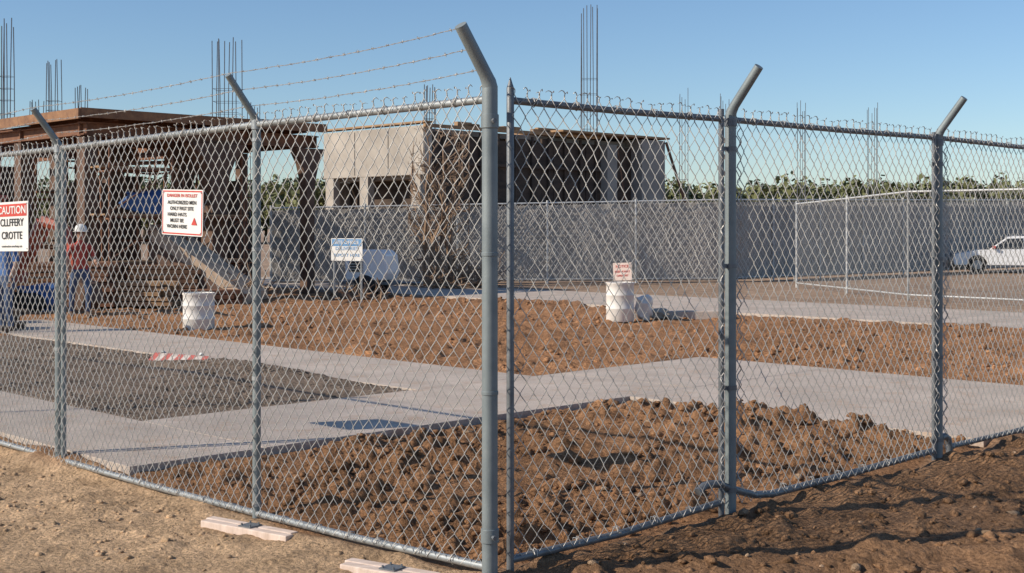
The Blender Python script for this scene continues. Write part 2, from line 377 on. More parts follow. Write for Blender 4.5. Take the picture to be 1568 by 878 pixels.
for t in(1.93,2.10,4.66,4.78):
    q=[]
    for k in range(0,22*8+1):
        z=.15+2.2*k/(22*8); a=k/8*2*math.pi; q.append(Vector(rp(t+.012*math.cos(a),z,.03+.012*math.sin(a))))
    p.tube(q,.0035,4,False)
mk('lacing_wire',p,WIRE,fr)
chainlink('chain_link_fabric',fr,WIRE,W(.15,-.026)[:2],(UX,UY),1.80,lambda t:.015+t*.02,lambda t:Rt(t)+.035,w=.092,h=.115,nrm=OR)
chainlink('chain_link_fabric',fr,WIRE,W(2.07,-.026)[:2],(UX,UY),2.6,lambda t:.02+t*0,lambda t:Rt(t+2)+.035,w=.092,h=.115,nrm=OR)
chainlink('chain_link_fabric',fr,WIRE,W(4.74,-.026)[:2],(UX,UY),10.5,lambda t:.03+t*0,lambda t:Rt(t+4.7)+.035,w=.092,h=.115,nrm=OR)
# footings
PW=new_mat('pale_board',(.76,.62,.53),(.54,.42,.34),scale=5,rough=.85,bump=.002,bscale=30,stretch=(1,6,1))
def footing(c,ang,L,wd,hh):
    e=empty('fence_base_board',c); mb=MB(); ax=Vector((math.cos(ang),math.sin(ang),0)); ay=Vector((-ax.y,ax.x,0)); c=Vector(c)
    mb.box(c-ay*wd*.55,ax*L/2,ay*wd*.48,Z3*hh/2); mb.box(c+ay*wd*.55-ax*.03,ax*L/2,ay*wd*.48,Z3*hh/2)
    mk('boards',mb,PW,e,bevel=.006)
    m2=MB(); m2.box(c+Z3*(hh/2+.004),ax*.05,ay*.05,Z3*.004)
    for i in(-1,1):
        for j in(-1,1): m2.tube([c+ax*.035*i+ay*.035*j+Z3*hh/2,c+ax*.035*i+ay*.035*j+Z3*(hh/2+.02)],.006,6)
    mk('base_plate',m2,GALVD,e)
footing((-1.57,7.72,-.08),-.60,.72,.065,.05)
footing((-.62,6.66,-.055),-.55,.58,.07,.05)
footing((-3.42,9.86,-.12),-.6,.35,.06,.05)
# ------------------------------------------------------------------ signs on fence
SW=new_mat('sign_white',(.80,.79,.76),(.70,.69,.66),scale=10,rough=.5)
SR=new_mat('sign_red',(.62,.07,.045),(.48,.05,.035),scale=10,rough=.5)
SK=new_mat('sign_black',(.05,.05,.05),(.03,.03,.03),rough=.5)
SB=new_mat('sign_blue',(.14,.32,.56),(.10,.25,.46),rough=.5)
def sign(name,c,xd,nd,w,h,lines,red_head=.28,border=False,tilt=0.0,headcol=None,panel=None):
    xd=Vector(xd).normalized(); nd=Vector(nd).normalized(); yd=Z3.copy()
    R=Matrix.Rotation(tilt,3,nd); xd=R@xd; yd=R@yd
    c=Vector(c); e=empty(name,c)
    def plate(n,cx,cy,ww,hh,dz,mat,th=.0012,r=.012):
        mb=MB();pts=[]
        for (sx,sy,a0) in((1,1,0),(-1,1,90),(-1,-1,180),(1,-1,270)):
            for k in range(4):
                a=math.radians(a0+k*30); pts.append((cx+sx*(ww/2-r)+r*math.cos(a),cy+sy*(hh/2-r)+r*math.sin(a)))
        m=len(pts); vs=[c+xd*a+yd*b+nd*(dz-th) for a,b in pts]+[c+xd*a+yd*b+nd*dz for a,b in pts]
        fs=[tuple(range(m,2*m)),tuple(range(m-1,-1,-1))]+[(i,(i+1)%m,m+(i+1)%m,m+i) for i in range(m)]
        mb.add(vs,fs); return mk(n,mb,mat,e)
    plate('panel',0,0,w,h,.003,panel or SW,.003)
    if border:
        for (cx,cy,ww,hh) in((0,h/2-.012,w-.02,.009),(0,-h/2+.012,w-.02,.009),(-w/2+.012,0,.009,h-.035),(w/2-.012,0,.009,h-.035)): plate('border',cx,cy,ww,hh,.0045,SR,.001,.003)
    hm=headcol or SR
    if red_head: plate('header',0,h/2-h*red_head/2-.012,w-.05,h*red_head-.012,.0045,hm,.001,.008)
    M=Matrix((xd,yd,nd)).transposed()
    for (txt,px,py,size,sx,mat) in lines:
        cu=bpy.data.curves.new('lettering','FONT'); cu.body=txt; cu.size=size; cu.align_x='CENTER'; cu.align_y='CENTER'; cu.extrude=.0006; cu.offset=size*.012
        o=bpy.data.objects.new('lettering',cu); cu.materials.append(mat); COL.objects.link(o)
        M4=(M@Matrix.Diagonal((sx,1,1))).to_4x4(); M4.translation=c+xd*px+yd*py+nd*.0068
        o.matrix_world=M4; o.parent=e; o.matrix_parent_inverse=Matrix.Translation(-c)
    mb=MB()
    for i in(-1,1):
        for j in(-1,1):
            q=c+xd*i*(w/2-.02)+yd*j*(h/2-.02); mb.tube([q+nd*.002,q+nd*.007],.006,8)
    mk('rivets',mb,GALV,e)
XD=(-VX,-VY,0); ND=(-UX,-UY,0)
sign('caution_sign',W(-.045,5.56,1.745),XD,ND,.60,.40,[('CAUTION',0,.13,.088,1.35,SW),('CLLFFERY',0,.03,.085,1.2,SK),('CROTTE',0,-.075,.085,1.2,SK),('construction area keep out',0,-.16,.025,1.4,SK)],.28,False,.015)
sign('warning_sign',W(-.045,2.91,1.835),XD,ND,.52,.305,[('DANGER IN ISOLLET',0,.112,.030,1.4,SR),('AUTHORIZED MEN',-.0,.066,.034,1.25,SK),('ONLY PAST SITE',-.0,.026,.034,1.2,SK),('HARD HATS',-.06,-.014,.034,1.3,SK),('MUST BE',-.06,-.054,.034,1.3,SK),('WORN HERE',-.06,-.094,.034,1.3,SK),('▲',.16,-.06,.06,1.2,SR)],0,True,-.03)
# ------------------------------------------------------------------ far fences
GREY=new_mat('privacy_fabric',(.42,.385,.35),(.28,.26,.24),scale=1.5,rough=.9,bump=.01,bscale=20,stretch=(1,1,.4))
PWH=new_mat('pale_galvanised',(.62,.63,.62),(.45,.46,.46),rough=.5,metal=.1)
WIRED=new_mat('weathered_far_wire',(.34,.34,.33),(.22,.22,.22),rough=.6,metal=.3)
WIREL=new_mat('pale_far_wire',(.62,.60,.57),(.5,.48,.45),rough=.6,metal=.1)
def far_fence(name,pts,hts,screen,step,rp=.035,w=.15,h=.18,wr=.006):
    e=empty(name,(*pts[0],0)); pm=MB();rm=MB();sc=MB()
    for (a,ha),(b,hb) in zip(list(zip(pts,hts))[:-1],list(zip(pts,hts))[1:]):
        A=Vector((*a,0));B=Vector((*b,0));L=(B-A).length;n=max(1,round(L/step)); d=(B-A).normalized(); nn=Vector((d.y,-d.x,0))
        if nn.y>0: nn=-nn
        for k in range(n+1):
            q=A.lerp(B,k/n);hh=ha+(hb-ha)*k/n; pm.tube([q-Z3*.1,q+Z3*(hh+.08)],rp,8)
        rm.tube([A+Z3*ha,B+Z3*hb],.024,8);rm.tube([A+Z3*.12,B+Z3*.12],.022,8)
        if screen:
            m=max(2,int(L/.25)); vs=[];fs=[]
            for k in range(m+1):
                q=A.lerp(B,k/m)-nn*(.05+.03*math.sin(k*1.7)+random.uniform(0,.02)); hh=ha+(hb-ha)*k/m
                for j in range(5): vs.append(q+Z3*(.05+(hh-.12)*j/4)+nn*random.uniform(-.012,.012))
            for k in range(m):
                for j in range(4): fs.append((k*5+j,(k+1)*5+j,(k+1)*5+j+1,k*5+j+1))
            sc.add(vs,fs)
        chainlink('chain_link_fabric',e,WIREL if screen else WIRED,(A.x+nn.x*.04,A.y+nn.y*.04),(d.x,d.y),L,lambda t:.08+t*0,lambda t,ha=ha,hb=hb,L=L:ha+(hb-ha)*np.clip(t/L,0,1),w=w,h=h,r=wr,nrm=(nn.x,nn.y),hook=False,jit=.004)
    mk('posts',pm,PWH,e,True);mk('rails',rm,PWH,e,True)
    if screen: mk('privacy_screen',sc,GREY,e,True)
far_fence('screened_fence',[(-7.4,39.5),(6.8,41.6),(27,60),(60,62)],[2.35,2.66,3.05,3.05],True,2.7,.035,.20,.25,.008)
far_fence('open_wire_fence',[(8.4,38.0),(9.6,31.2),(14,26.0),(22,20)],[2.45,2.62,2.6,2.6],False,3.4,.03,.13,.16,.0030)
# ------------------------------------------------------------------ rebar columns
RB=new_mat('rebar',(.16,.17,.19),(.09,.09,.10),rough=.8,metal=.2)
def rebar(x,y,z0,z1,wd,nb,r=.02,ties=4):
    e=empty('rebar_column',(x,y,z0)); mb=MB()
    for i in range(nb):
        a=(i/(nb-1)-.5)*wd if nb>1 else 0
        for dy in((-wd*.35,wd*.35) if i in(0,nb-1) else (-wd*.35,)):
            top=z1-random.uniform(0,.25)*(z1-z0)*.35; lean=random.uniform(-.04,.04)
            mb.tube([(x+a+(dy*.15),y+dy,z0),(x+a+lean*.3+(dy*.15),y+dy,(z0+top)/2),(x+a+lean+(dy*.15),y+dy,top)],r,5)
    mk('bars',mb,RB,e)
    m2=MB()
    for k in range(ties):
        z=z0+(z1-z0)*(.08+.5*k/ties)+random.uniform(-.05,.05); h=wd/2+.01
        q=[(x-h,y-h*.8,z),(x+h,y-h*.8,z),(x+h,y+h*.8,z),(x-h,y+h*.8,z),(x-h,y-h*.8,z)]
        m2.tube(q,r*.45,4)
    mk('stirrups',m2,RB,e)
# (x, y, base z, top z, width, bars)
for q in [(-12.96,33,4.45,7.12,.30,5),(-13.52,38,4.5,6.74,.35,5),(-12.71,38,4.5,5.97,.27,4),(-14.79,40,4.5,5.75,.30,4),(-7.96,36,4.40,7.12,.66,7),(-8.44,42,0,6.20,.30,4),(-3.12,49,5.25,7.22,.38,5),(3.12,52,5.3,10.75,.63,6),(10.0,75,0,10.0,.5,4),(12.4,75,0,9.75,.5,4),(16.85,75,0,9.35,.45,4),(21.0,75,0,9.2,.5,4)]:
    rebar(*q,r=.013 if q[1]<45 else .017)
# ------------------------------------------------------------------ concrete building
CW=new_mat('raw_concrete_wall',(.47,.42,.36),(.31,.275,.235),scale=.9,rough=.9,bump=.012,bscale=8,detail=8)
CG=new_mat('grey_concrete',(.36,.33,.30),(.24,.22,.20),scale=1.2,rough=.9,bump=.01,bscale=8)
PLY=new_mat('formwork_plywood_shaded',(.095,.065,.048),(.045,.032,.026),scale=1.5,rough=.9,stretch=(1,1,3),bump=.01,bscale=6)  # brown plywood darkened: shade of the right-hand face is in the colour
TAN=new_mat('timber',(.42,.26,.14),(.25,.15,.08),scale=3,rough=.85,bump=.004,bscale=20)
O2=(-3.06,45.0)
b2=empty('unfinished_concrete_building',(O2[0],O2[1],0))
m=MB()
ubox(m,0,.35,0.0,5.9,3.62,5.35,O2)
ubox(m,.02,.33,.25,.75,0,3.62,O2); ubox(m,.02,.33,3.2,3.7,0,3.62,O2); ubox(m,.02,.33,5.3,5.8,0,3.62,O2)
for v in(0,1.97,3.93): ubox(m,-.03,.0,v+.02,v+.06,3.7,5.3,O2)
mk('left_upper_wall',m,CW,b2,bevel=.02)
m=MB(); ubox(m,.36,12.4,.4,5.9,3.5,3.75,O2); ubox(m,.36,12.4,.36,5.9,5.08,5.28,O2); ubox(m,3,3.3,.8,5.85,0,3.5,O2); ubox(m,11.2,12.7,-.55,5.8,0,5.36,O2); ubox(m,9.3,9.9,-.35,.38,0,5.08,O2)
ubox(m,.36,12.4,5.91,6.2,0,3.5,O2)
mk('slabs_and_walls',m,CG,b2,bevel=.02)
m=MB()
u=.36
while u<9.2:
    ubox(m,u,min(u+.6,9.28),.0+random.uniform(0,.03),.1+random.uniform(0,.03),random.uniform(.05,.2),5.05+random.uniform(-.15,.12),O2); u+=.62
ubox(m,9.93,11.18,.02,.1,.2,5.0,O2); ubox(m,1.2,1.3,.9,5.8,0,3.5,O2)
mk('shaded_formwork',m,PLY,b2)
m=MB(); ubox(m,-.05,9.2,-.12,.02,5.28,5.40,O2); ubox(m,-.08,.34,-.10,6.0,5.43,5.50,O2)
ubox(m,6.4,12.9,-.65,3.0,5.42,5.50,O2)
for k in range(14):
    u=random.uniform(.5,8.5); ubox(m,u,u+random.uniform(.4,1.2),.1,.3,5.42,5.47+random.uniform(0,.12),O2)
mk('timber_edging',m,TAN,b2,bevel=.01)
m=MB()
for u in np.arange(.8,9.1,.9): ubox(m,u,u+.08,-.08,-.0,.3,5.2,O2)
for z in(1.2,2.6,4.0): ubox(m,.4,9.2,-.16,-.085,z,z+.09,O2)
mk('formwork_walers',m,PLY,b2)
m=MB(); a=Vector(W(12.7,-.6,5.3,O2)); m.tube([a,a+Vector((1.5,-1.0,-5.2))],.06,6); a=Vector(W(9.6,-.6,5.0,O2)); m.tube([a,a+Vector((.6,-1.0,-4.9))],.03,6)
mk('leaning_props',m,RUST,b2)
# ------------------------------------------------------------------ steel frame building
O1=(-10.0,30.0); b1=empty('steel_frame_structure',(O1[0],O1[1],0))
DK=new_mat('dark_steel',(.15,.085,.055),(.075,.045,.032),scale=4,rough=.8,bump=.004,bscale=20)
m=MB()
def ibeam(a,b,hh=.3,wd=.16,t=.03):
    a=Vector(a);b=Vector(b);d=(b-a)/2;c=(a+b)/2;s=d.normalized().cross(Z3).normalized()
    m.box(c,d,s*t/2,Z3*hh/2);m.box(c+Z3*hh/2,d,s*wd/2,Z3*t/2);m.box(c-Z3*hh/2,d,s*wd/2,Z3*t/2)
H=4.05
for v in(0,3.2,6.4,9.6): ibeam(W(-.1,v,H,O1),W(6.6,v,H,O1))
for u in(0,2.4,4.5,6.5): ibeam(W(u,-.2,H+.0,O1),W(u,13,H,O1),.26)
for u in np.arange(.7,6.4,.9): ibeam(W(u,-.3,H+.28,O1),W(u,12.8,H+.28,O1),.12,.08,.02)
mk('roof_beams',m,RUST,b1)
m=MB(); 
for k in range(11):
    u=.1+k*.58
    if k in(7,): continue
    ubox(m,u,u+.56,-.35,4.5 if k%3 else 5.5,H+.37,H+.41,O1)
mk('roof_deck',m,RUST,b1)
FAS=new_mat('weathered_fascia',(.32,.17,.085),(.15,.075,.045),scale=4,rough=.85,bump=.004,bscale=20)
m=MB()
ubox(m,-.25,6.7,-.42,-.36,H+.24,H+.46,O1)
ubox(m,-.32,-.26,-.42,13,H+.20,H+.44,O1)
for k in range(12):
    u=random.uniform(.3,5.4);v=random.uniform(-.3,1.2);ubox(m,u,u+random.uniform(.5,1.4),v,v+.1,H+.42,H+.47+random.uniform(0,.08),O1)
mk('fascia_boards',m,FAS,b1)
m=MB()
def column(u,v,s=.2,flare=True):
    prof=[(0,s),(2.6,s),(3.1,s*1.4),(3.45,s*2.1),(3.7,s*3.2),(3.86,s*3.6)] if flare else [(0,s),(3.86,s)]
    vs=[];fs=[]
    for z,r in prof:
        for i,j in((-1,-1),(1,-1),(1,1),(-1,1)): vs.append(W(u+i*r*.8,v+j*s,z,O1))
    for k in range(len(prof)-1):
        for q in range(4): fs.append((k*4+q,k*4+(q+1)%4,(k+1)*4+(q+1)%4,(k+1)*4+q))
    m.add(vs,fs)
for u,v in((.1,0),(2.4,3.2),(3.5,0),(0,3.2),(0,6.4),(0,9.6),(4.5,3.2),(2.4,6.4)): column(u,v,.27 if u==3.5 else .2,u>=3 or (u,v)==(2.4,3.2))
column(6.35,0,.16);column(6.35,3.2,.14,False)
mk('columns',m,DK,b1,bevel=.01)
m=MB(); ubox(m,2.9,4.2,5,5.2,0,3.2,O1); ubox(m,-.1,.1,7,9,0,2.4,O1); ubox(m,.5,2.3,8,8.2,0,3.5,O1)
ubox(m,1.0,2.3,2.6,2.8,0,2.9,O1); ubox(m,3.6,4.8,1.8,2.0,0,1.9,O1); ubox(m,4.9,5.1,1.2,3.0,0,3.0,O1); ubox(m,5.4,6.3,2.4,2.6,0,1.8,O1); ubox(m,-.12,.08,10,13,0,3.8,O1)
mk('inner_walls',m,PLY,b1,bevel=.01)
m=MB()
for k in range(24):
    u=random.uniform(.3,6.2);v=random.uniform(.2,8); m.tube([W(u,v,0,O1),W(u+random.uniform(-.15,.15),v,H-.15,O1)],.035,6)
for k in range(12):
    u=random.uniform(.3,2.5);v=random.uniform(0,6);z=random.uniform(1,3.6); m.tube([W(u,v,z,O1),W(u+random.uniform(1.5,3.5),v,z+random.uniform(-.3,.3),O1)],.03,6)
mk('shoring_props',m,RUST,b1)
# scaffold
sc=empty('scaffolding',(-9.8,29.3,0)); m=MB(); pl=MB()
for (ox,oy,lv) in((.2,-.9,3),(2.2,-.9,2)):
    for i in(0,1.6):
        for j in(0,.8): m.tube([W(ox+i,oy+j,0,O1),W(ox+i,oy+j,lv*1.1+.3,O1)],.028,6)
    for k in range(1,lv+1):
        z=k*1.1-.2
        for j in(0,.8): m.tube([W(ox-.1,oy+j,z,O1),W(ox+1.7,oy+j,z,O1)],.024,6)
        for i in(0,1.6): m.tube([W(ox+i,oy-.1,z-.05,O1),W(ox+i,oy+.9,z-.05,O1)],.024,6)
        m.tube([W(ox,oy,z-1.0,O1),W(ox+1.6,oy,z,O1)],.018,6)
        for q in range(3): ubox(pl,ox-.15+random.uniform(-.1,.1),ox+1.75,oy+.03+q*.26,oy+.26+q*.26,z+.03,z+.07,O1)
    for k in range(9): m.tube([W(ox+1.9,oy,.2+k*.33,O1),W(ox+1.9,oy+.35,.2+k*.33,O1)],.016,5)
    for j in(0,.35): m.tube([W(ox+1.9,oy+j,0,O1),W(ox+1.9,oy+j,3.1,O1)],.02,5)
mk('frame',m,RUST,sc);mk('planks',pl,TAN,sc)
# ramp
rm=empty('loading_ramp',(-7.3,31,0)); m=MB()
a=Vector((-8.4,31.0,1.75));b=Vector((-6.0,30.2,.15)); s=Vector((.25,.9,0)).normalized()
m.box((a+b)/2-Z3*.10,(b-a)/2,s*.6,Z3*.18)
RTM=new_mat('ramp_timber',(.50,.38,.28),(.34,.25,.175),rough=.9)
mk('deck',m,RTM,rm,bevel=.01)
m=MB(); vs=[a-s*.62-Z3*.3,b-s*.62-Z3*.14,Vector((b.x,b.y,0))-s*.62,Vector((a.x,a.y,0))-s*.62]; m.add(vs+[q+s*.04 for q in vs],[(0,1,2,3),(7,6,5,4),(0,4,5,1),(2,6,7,3),(0,3,7,4),(1,5,6,2)])
mk('side_panel',m,DK,rm)
m=MB()
for k in range(4):
    q=a.lerp(b,k/4+.05)
    for sgn in(-.5,.5): m.tube([q+s*sgn-Z3*.05,Vector((q.x,q.y,0))+s*sgn],.05,6)
mk('supports',m,RUST,rm)
def stack(loc,ang,n,L,rows,mat,nm='lumber_stack'):
    e=empty(nm,loc); mb=MB(); c=Vector(loc)
    for r in range(rows):
        for k in range(n):
            a=ang+random.uniform(-.04,.04); ax=Vector((math.cos(a),math.sin(a),0)); ay=Vector((-ax.y,ax.x,0))
            mb.box(c+ay*(k-n/2)*.17+Z3*(.06+r*.11)+ax*random.uniform(-.15,.15),ax*L/2*random.uniform(.85,1),ay*.07,Z3*.045)
    mk('boards',mb,mat,e,bevel=.004)
stack((-11.5,28.6,0),.1,6,2.4,7,FAS); stack((-8.6,28.9,0),-.05,5,2.2,5,TAN); stack((-12.6,27.6,0),.5,5,1.8,4,PLY); stack((-7.2,29.6,0),.3,5,2.0,3,RUST,'steel_bar_stack')
stack((-9.7,28.6,0),.0,5,1.9,9,RUST,'steel_bar_stack'); stack((-8.1,30.2,0),.2,5,1.6,8,FAS)
stack((-9.6,22.0,0),.15,5,2.4,3,PLY); stack((-10.2,23.2,0),.6,4,2.0,4,RUST,'steel_bar_stack')
def brush(name,loc,R,Ht,n,mat,up=.5):
    e=empty(name,loc); mb=MB(); c=Vector(loc)
    for i in range(n):
        a=random.uniform(0,6.28); p=c+Vector((math.cos(a),math.sin(a),0))*R*random.random(); pts=[p]; d=Vector((random.uniform(-1,1),random.uniform(-1,1),random.uniform(.1,1.6*up+.4))).normalized()
        m_=random.randint(3,6)
        for k in range(m_):
            d=(d+Vector((random.uniform(-.6,.6),random.uniform(-.6,.6),random.uniform(-.45,.35)))).normalized(); q=pts[-1]+d*Ht/m_*random.uniform(.6,1.2); q.z=max(q.z,.02); pts.append(q)
        r0=random.uniform(.012,.03); mb.tube(pts,[r0*(1-.7*k/len(pts)) for k in range(len(pts))],4)
    mk('branches',mb,mat,e)
TW=new_mat('dead_wood',(.34,.23,.15),(.17,.11,.075),rough=.9,scale=3)
brush('brush_pile',(-3.9,32.0,0),.9,.55,110,TW); brush('brush_pile',(-1.6,37.8,0),1.2,1.3,150,TW); brush('brush_pile',(-12.5,30,0),1.2,1.2,110,RUST)
brush('brush_pile',(-6.6,30.8,0),.8,1.1,90,TW); brush('brush_pile',(-9.9,21.0,0),.8,.7,70,TW)
e=empty('dead_bare_tree',(-2.2,38.6,0)); mb=MB()
def branch(p,d,L,r,depth,zmax=4.75):
    pts=[p];n=5
    for k in range(n):
        d=(d+Vector((random.uniform(-.3,.3),random.uniform(-.3,.3),random.uniform(-.15,.18)))).normalized(); q=pts[-1]+d*L/n
        if q.z>zmax: q.z=zmax-random.uniform(0,.25)
        q.x=min(max(q.x,-3.1),-1.3); pts.append(q)
    mb.tube(pts,[r*(1-.55*k/n) for k in range(n+1)],4)
    if depth>0:
        for k in range(1,n+1):
            for q in range(2):
                dd=(d+Vector((random.uniform(-.7,.7),random.uniform(-.6,.6),random.uniform(-.9,.5)))).normalized()
                branch(pts[k],dd,L*random.uniform(.25,.4),r*.42,depth-1,zmax)
for k in range(6): branch(Vector((-2.6+k*.16,38.6+random.uniform(-.15,.15),0)),Vector((random.uniform(-.06,.06),0,1)),random.uniform(3.4,4.6),.065,2)
mk('trunk_and_limbs',mb,TW,e)
# ------------------------------------------------------------------ barrels
BW=new_mat('white_plastic',(.80,.77,.72),(.64,.60,.55),scale=6,rough=.55,bump=.002,bscale=12)
def barrel(x,y,r,h,name='white_barrel'):
    z=float(height(np.array([x]),np.array([y]))[0])-.02
    e=empty(name,(x,y,z)); mb=MB(); n=28
    prof=[(0,.93),(.03,1.0),(.30,.985),(.32,1.02),(.35,1.02),(.37,.985),(.64,.985),(.66,1.02),(.69,1.02),(.71,.985),(.93,.98),(.95,1.03),(1,1.03),(1,.93),(.96,.92),(.955,.0)]
    vs=[];fs=[]
    for zz_,rr in prof:
        for k in range(n): vs.append((x+math.cos(k/n*2*math.pi)*r*max(rr,.001),y+math.sin(k/n*2*math.pi)*r*max(rr,.001),z+zz_*h))
    for i in range(len(prof)-1):
        for k in range(n): fs.append((i*n+k,i*n+(k+1)%n,(i+1)*n+(k+1)%n,(i+1)*n+k))
    mb.add(vs,fs); mk('shell',mb,BW,e,True)
    mb=MB(); mb.tube([(x+.5*r,y,z+.955*h),(x+.5*r,y,z+.99*h)],.04,10); mb.tube([(x-.5*r,y,z+.955*h),(x-.5*r,y,z+.98*h)],.03,10); mk('bungs',mb,GALVD,e)
barrel(-5.50,22.6,.275,.68); barrel(2.04,24.3,.265,.74); 
def sack(name,c,s,mat):
    e=empty(name,c); bmm=bmesh.new(); bmesh.ops.create_icosphere(bmm,subdivisions=3,radius=1); vs=[];
    for v in bmm.verts:
        p=v.co; q=Vector((math.copysign(abs(p.x)**.6,p.x)*s[0],math.copysign(abs(p.y)**.6,p.y)*s[1],math.copysign(abs(p.z)**.7,p.z)*s[2]))*(1+.12*math.sin(p.x*5+p.z*7)+random.uniform(-.03,.03)); vs.append(Vector(c)+q+Z3*s[2]*.85)
    fs=[tuple(v.index for v in f.verts) for f in bmm.faces]; bmm.free(); mb=MB(); mb.add(vs,fs); mk('bag',mb,mat,e,True)
sack('cement_sack',(2.52,24.6,0),(.16,.2,.24),BW); sack('cement_sack',(2.8,24.9,0),(.22,.18,.10),CW)
PINK=new_mat('faded_sign_panel',(.78,.66,.58),(.70,.52,.44),rough=.6)
sign('notice_sign',(2.12,24.72,.90),(1,-.3,0),(-.3,-1,0),.36,.34,[('NOTICE',0,.10,.07,1,SR),('KEEP AWAY',0,0,.055,1,SR),('OPEN PIT',0,-.08,.055,1,SR)],0,False,.04,None,PINK)
mb=MB(); mb.tube([(2.13,24.76,-.1),(2.13,24.76,1.05)],.02,8); mk('stake',mb,TAN,bpy.data.objects['notice_sign'])
m=MB(); m.box((3.3,25.6,.03),(.95,.0,0),(0,.5,0),(0,0,.09)); cpad=empty('concrete_pad',(3.3,25.6,0)); mk('slab',m,CONC,cpad,bevel=.02)
sign('site_notice_board',(-3.98,31.0,1.22),(1,-.5,0),(-.5,-1,0),.90,.54,[('SITE OFFICE',0,.17,.11,1.2,SW),('DELIVERIES',0,.02,.11,1.2,SB),('REPORT HERE',0,-.14,.10,1.2,SB)],.34,False,0,SB)
mb=MB(); 
for dx in(-.35,.35): mb.tube([(-3.96+dx,31.05-dx*.5,-.1),(-3.96+dx,31.05-dx*.5,1.45)],.025,8)
mk('legs',mb,GALV,bpy.data.objects['site_notice_board'])
# striped barrier board lying on the gravel
e=empty('striped_barrier_board',(-4.2,16.3,.1)); 
A=Vector((-4.65,16.6,.05));B=Vector((-3.85,16.2,.04)); d=(B-A).normalized(); s=Vector((-d.y,d.x,0)); up=(Z3*.6+Vector((0,.7,0))).normalized()
w_=MB();r_=MB();n=9
for k in range(n):
    a=A+(B-A)*k/n;b=A+(B-A)*(k+1)/n; sl=d*.04
    q=[a-up*.07-sl,b-up*.07-sl,b+up*.07+sl,a+up*.07+sl]; bk=[x+s*.025 for x in q]
    (r_ if k%2==0 else w_).add([x+Z3*.03 for x in q+bk],[(0,1,2,3),(7,6,5,4),(0,4,5,1),(3,2,6,7),(1,5,6,2),(0,3,7,4)])
SRF=new_mat('faded_red_paint',(.50,.11,.09),(.30,.09,.08),scale=18,rough=.7); SWF=new_mat('dusty_white_paint',(.60,.54,.50),(.34,.29,.26),scale=18,rough=.7)
mk('red_stripes',r_,SRF,e);mk('white_stripes',w_,SWF,e)
m=MB()
for t in(.15,.85):
    q=A.lerp(B,t)+s*.05; m.tube([q+Z3*.1,q+s*.25-Z3*.08],.02,6)
mk('legs',m,GALV,e)
# ------------------------------------------------------------------ generator trailer
def wheel(mb,c,r,w,ax): 
    c=Vector(c);ax=Vector(ax).normalized(); mb.tube([c-ax*w/2,c-ax*w*.35,c+ax*w*.35,c+ax*w/2],[r*.88,r,r,r*.88],18)
CARW=new_mat('white_car_paint',(.80,.80,.80),(.74,.74,.74),rough=.25); GL=new_mat('dark_glass',(.03,.035,.04),(.02,.025,.03),rough=.1); TY=new_mat('rubber',(.025,.025,.025),(.02,.02,.02),rough=.85)
def extr(mb,prof,o,xd,yd,w0,w1=None):
    xd=Vector(xd);yd=Vector(yd);o=Vector(o);n=len(prof);zm=max(z for a,z in prof);z0=min(z for a,z in prof); w1=w1 or w0
    def ww(z): 
        return w0+(w1-w0)*(z-z0)/(zm-z0)
    vs=[o+xd*a+Z3*z-yd*ww(z) for a,z in prof]+[o+xd*a+Z3*z+yd*ww(z) for a,z in prof]
    mb.add(vs,[tuple(range(n)),tuple(range(2*n-1,n-1,-1))]+[(i,n+i,n+(i+1)%n,(i+1)%n) for i in range(n)])
gx=(-3.62,33.3,0); e=empty('generator_trailer',gx); xd=Vector((.96,-.29,0)).normalized(); yd=Vector((.29,.96,0)).normalized()
m=MB(); extr(m,[(-.55,.4),(.5,.4),(.6,.6),(.55,1.05),(.4,1.18),(-.5,1.18),(-.6,1.05)],gx,xd,yd,.45,.40); mk('canopy',m,CARW,e,bevel=.03)
m=MB(); m.box(Vector(gx)+Z3*.33,xd*.75,yd*.35,Z3*.04); m.tube([Vector(gx)+xd*.7+Z3*.33,Vector(gx)+xd*1.4+Z3*.33],.04,8); mk('chassis',m,GALVD,e)
m=MB(); wheel(m,Vector(gx)-yd*.5+Z3*.27,.27,.18,yd); wheel(m,Vector(gx)+yd*.5+Z3*.27,.27,.18,yd); mk('wheels',m,TY,e,True)
m=MB(); 
for k in range(5): m.box(Vector(gx)-yd*.46+xd*(-.25)+Z3*(.65+k*.07),xd*.18,yd*.02,Z3*.02)
mk('louvres',m,SK,e)
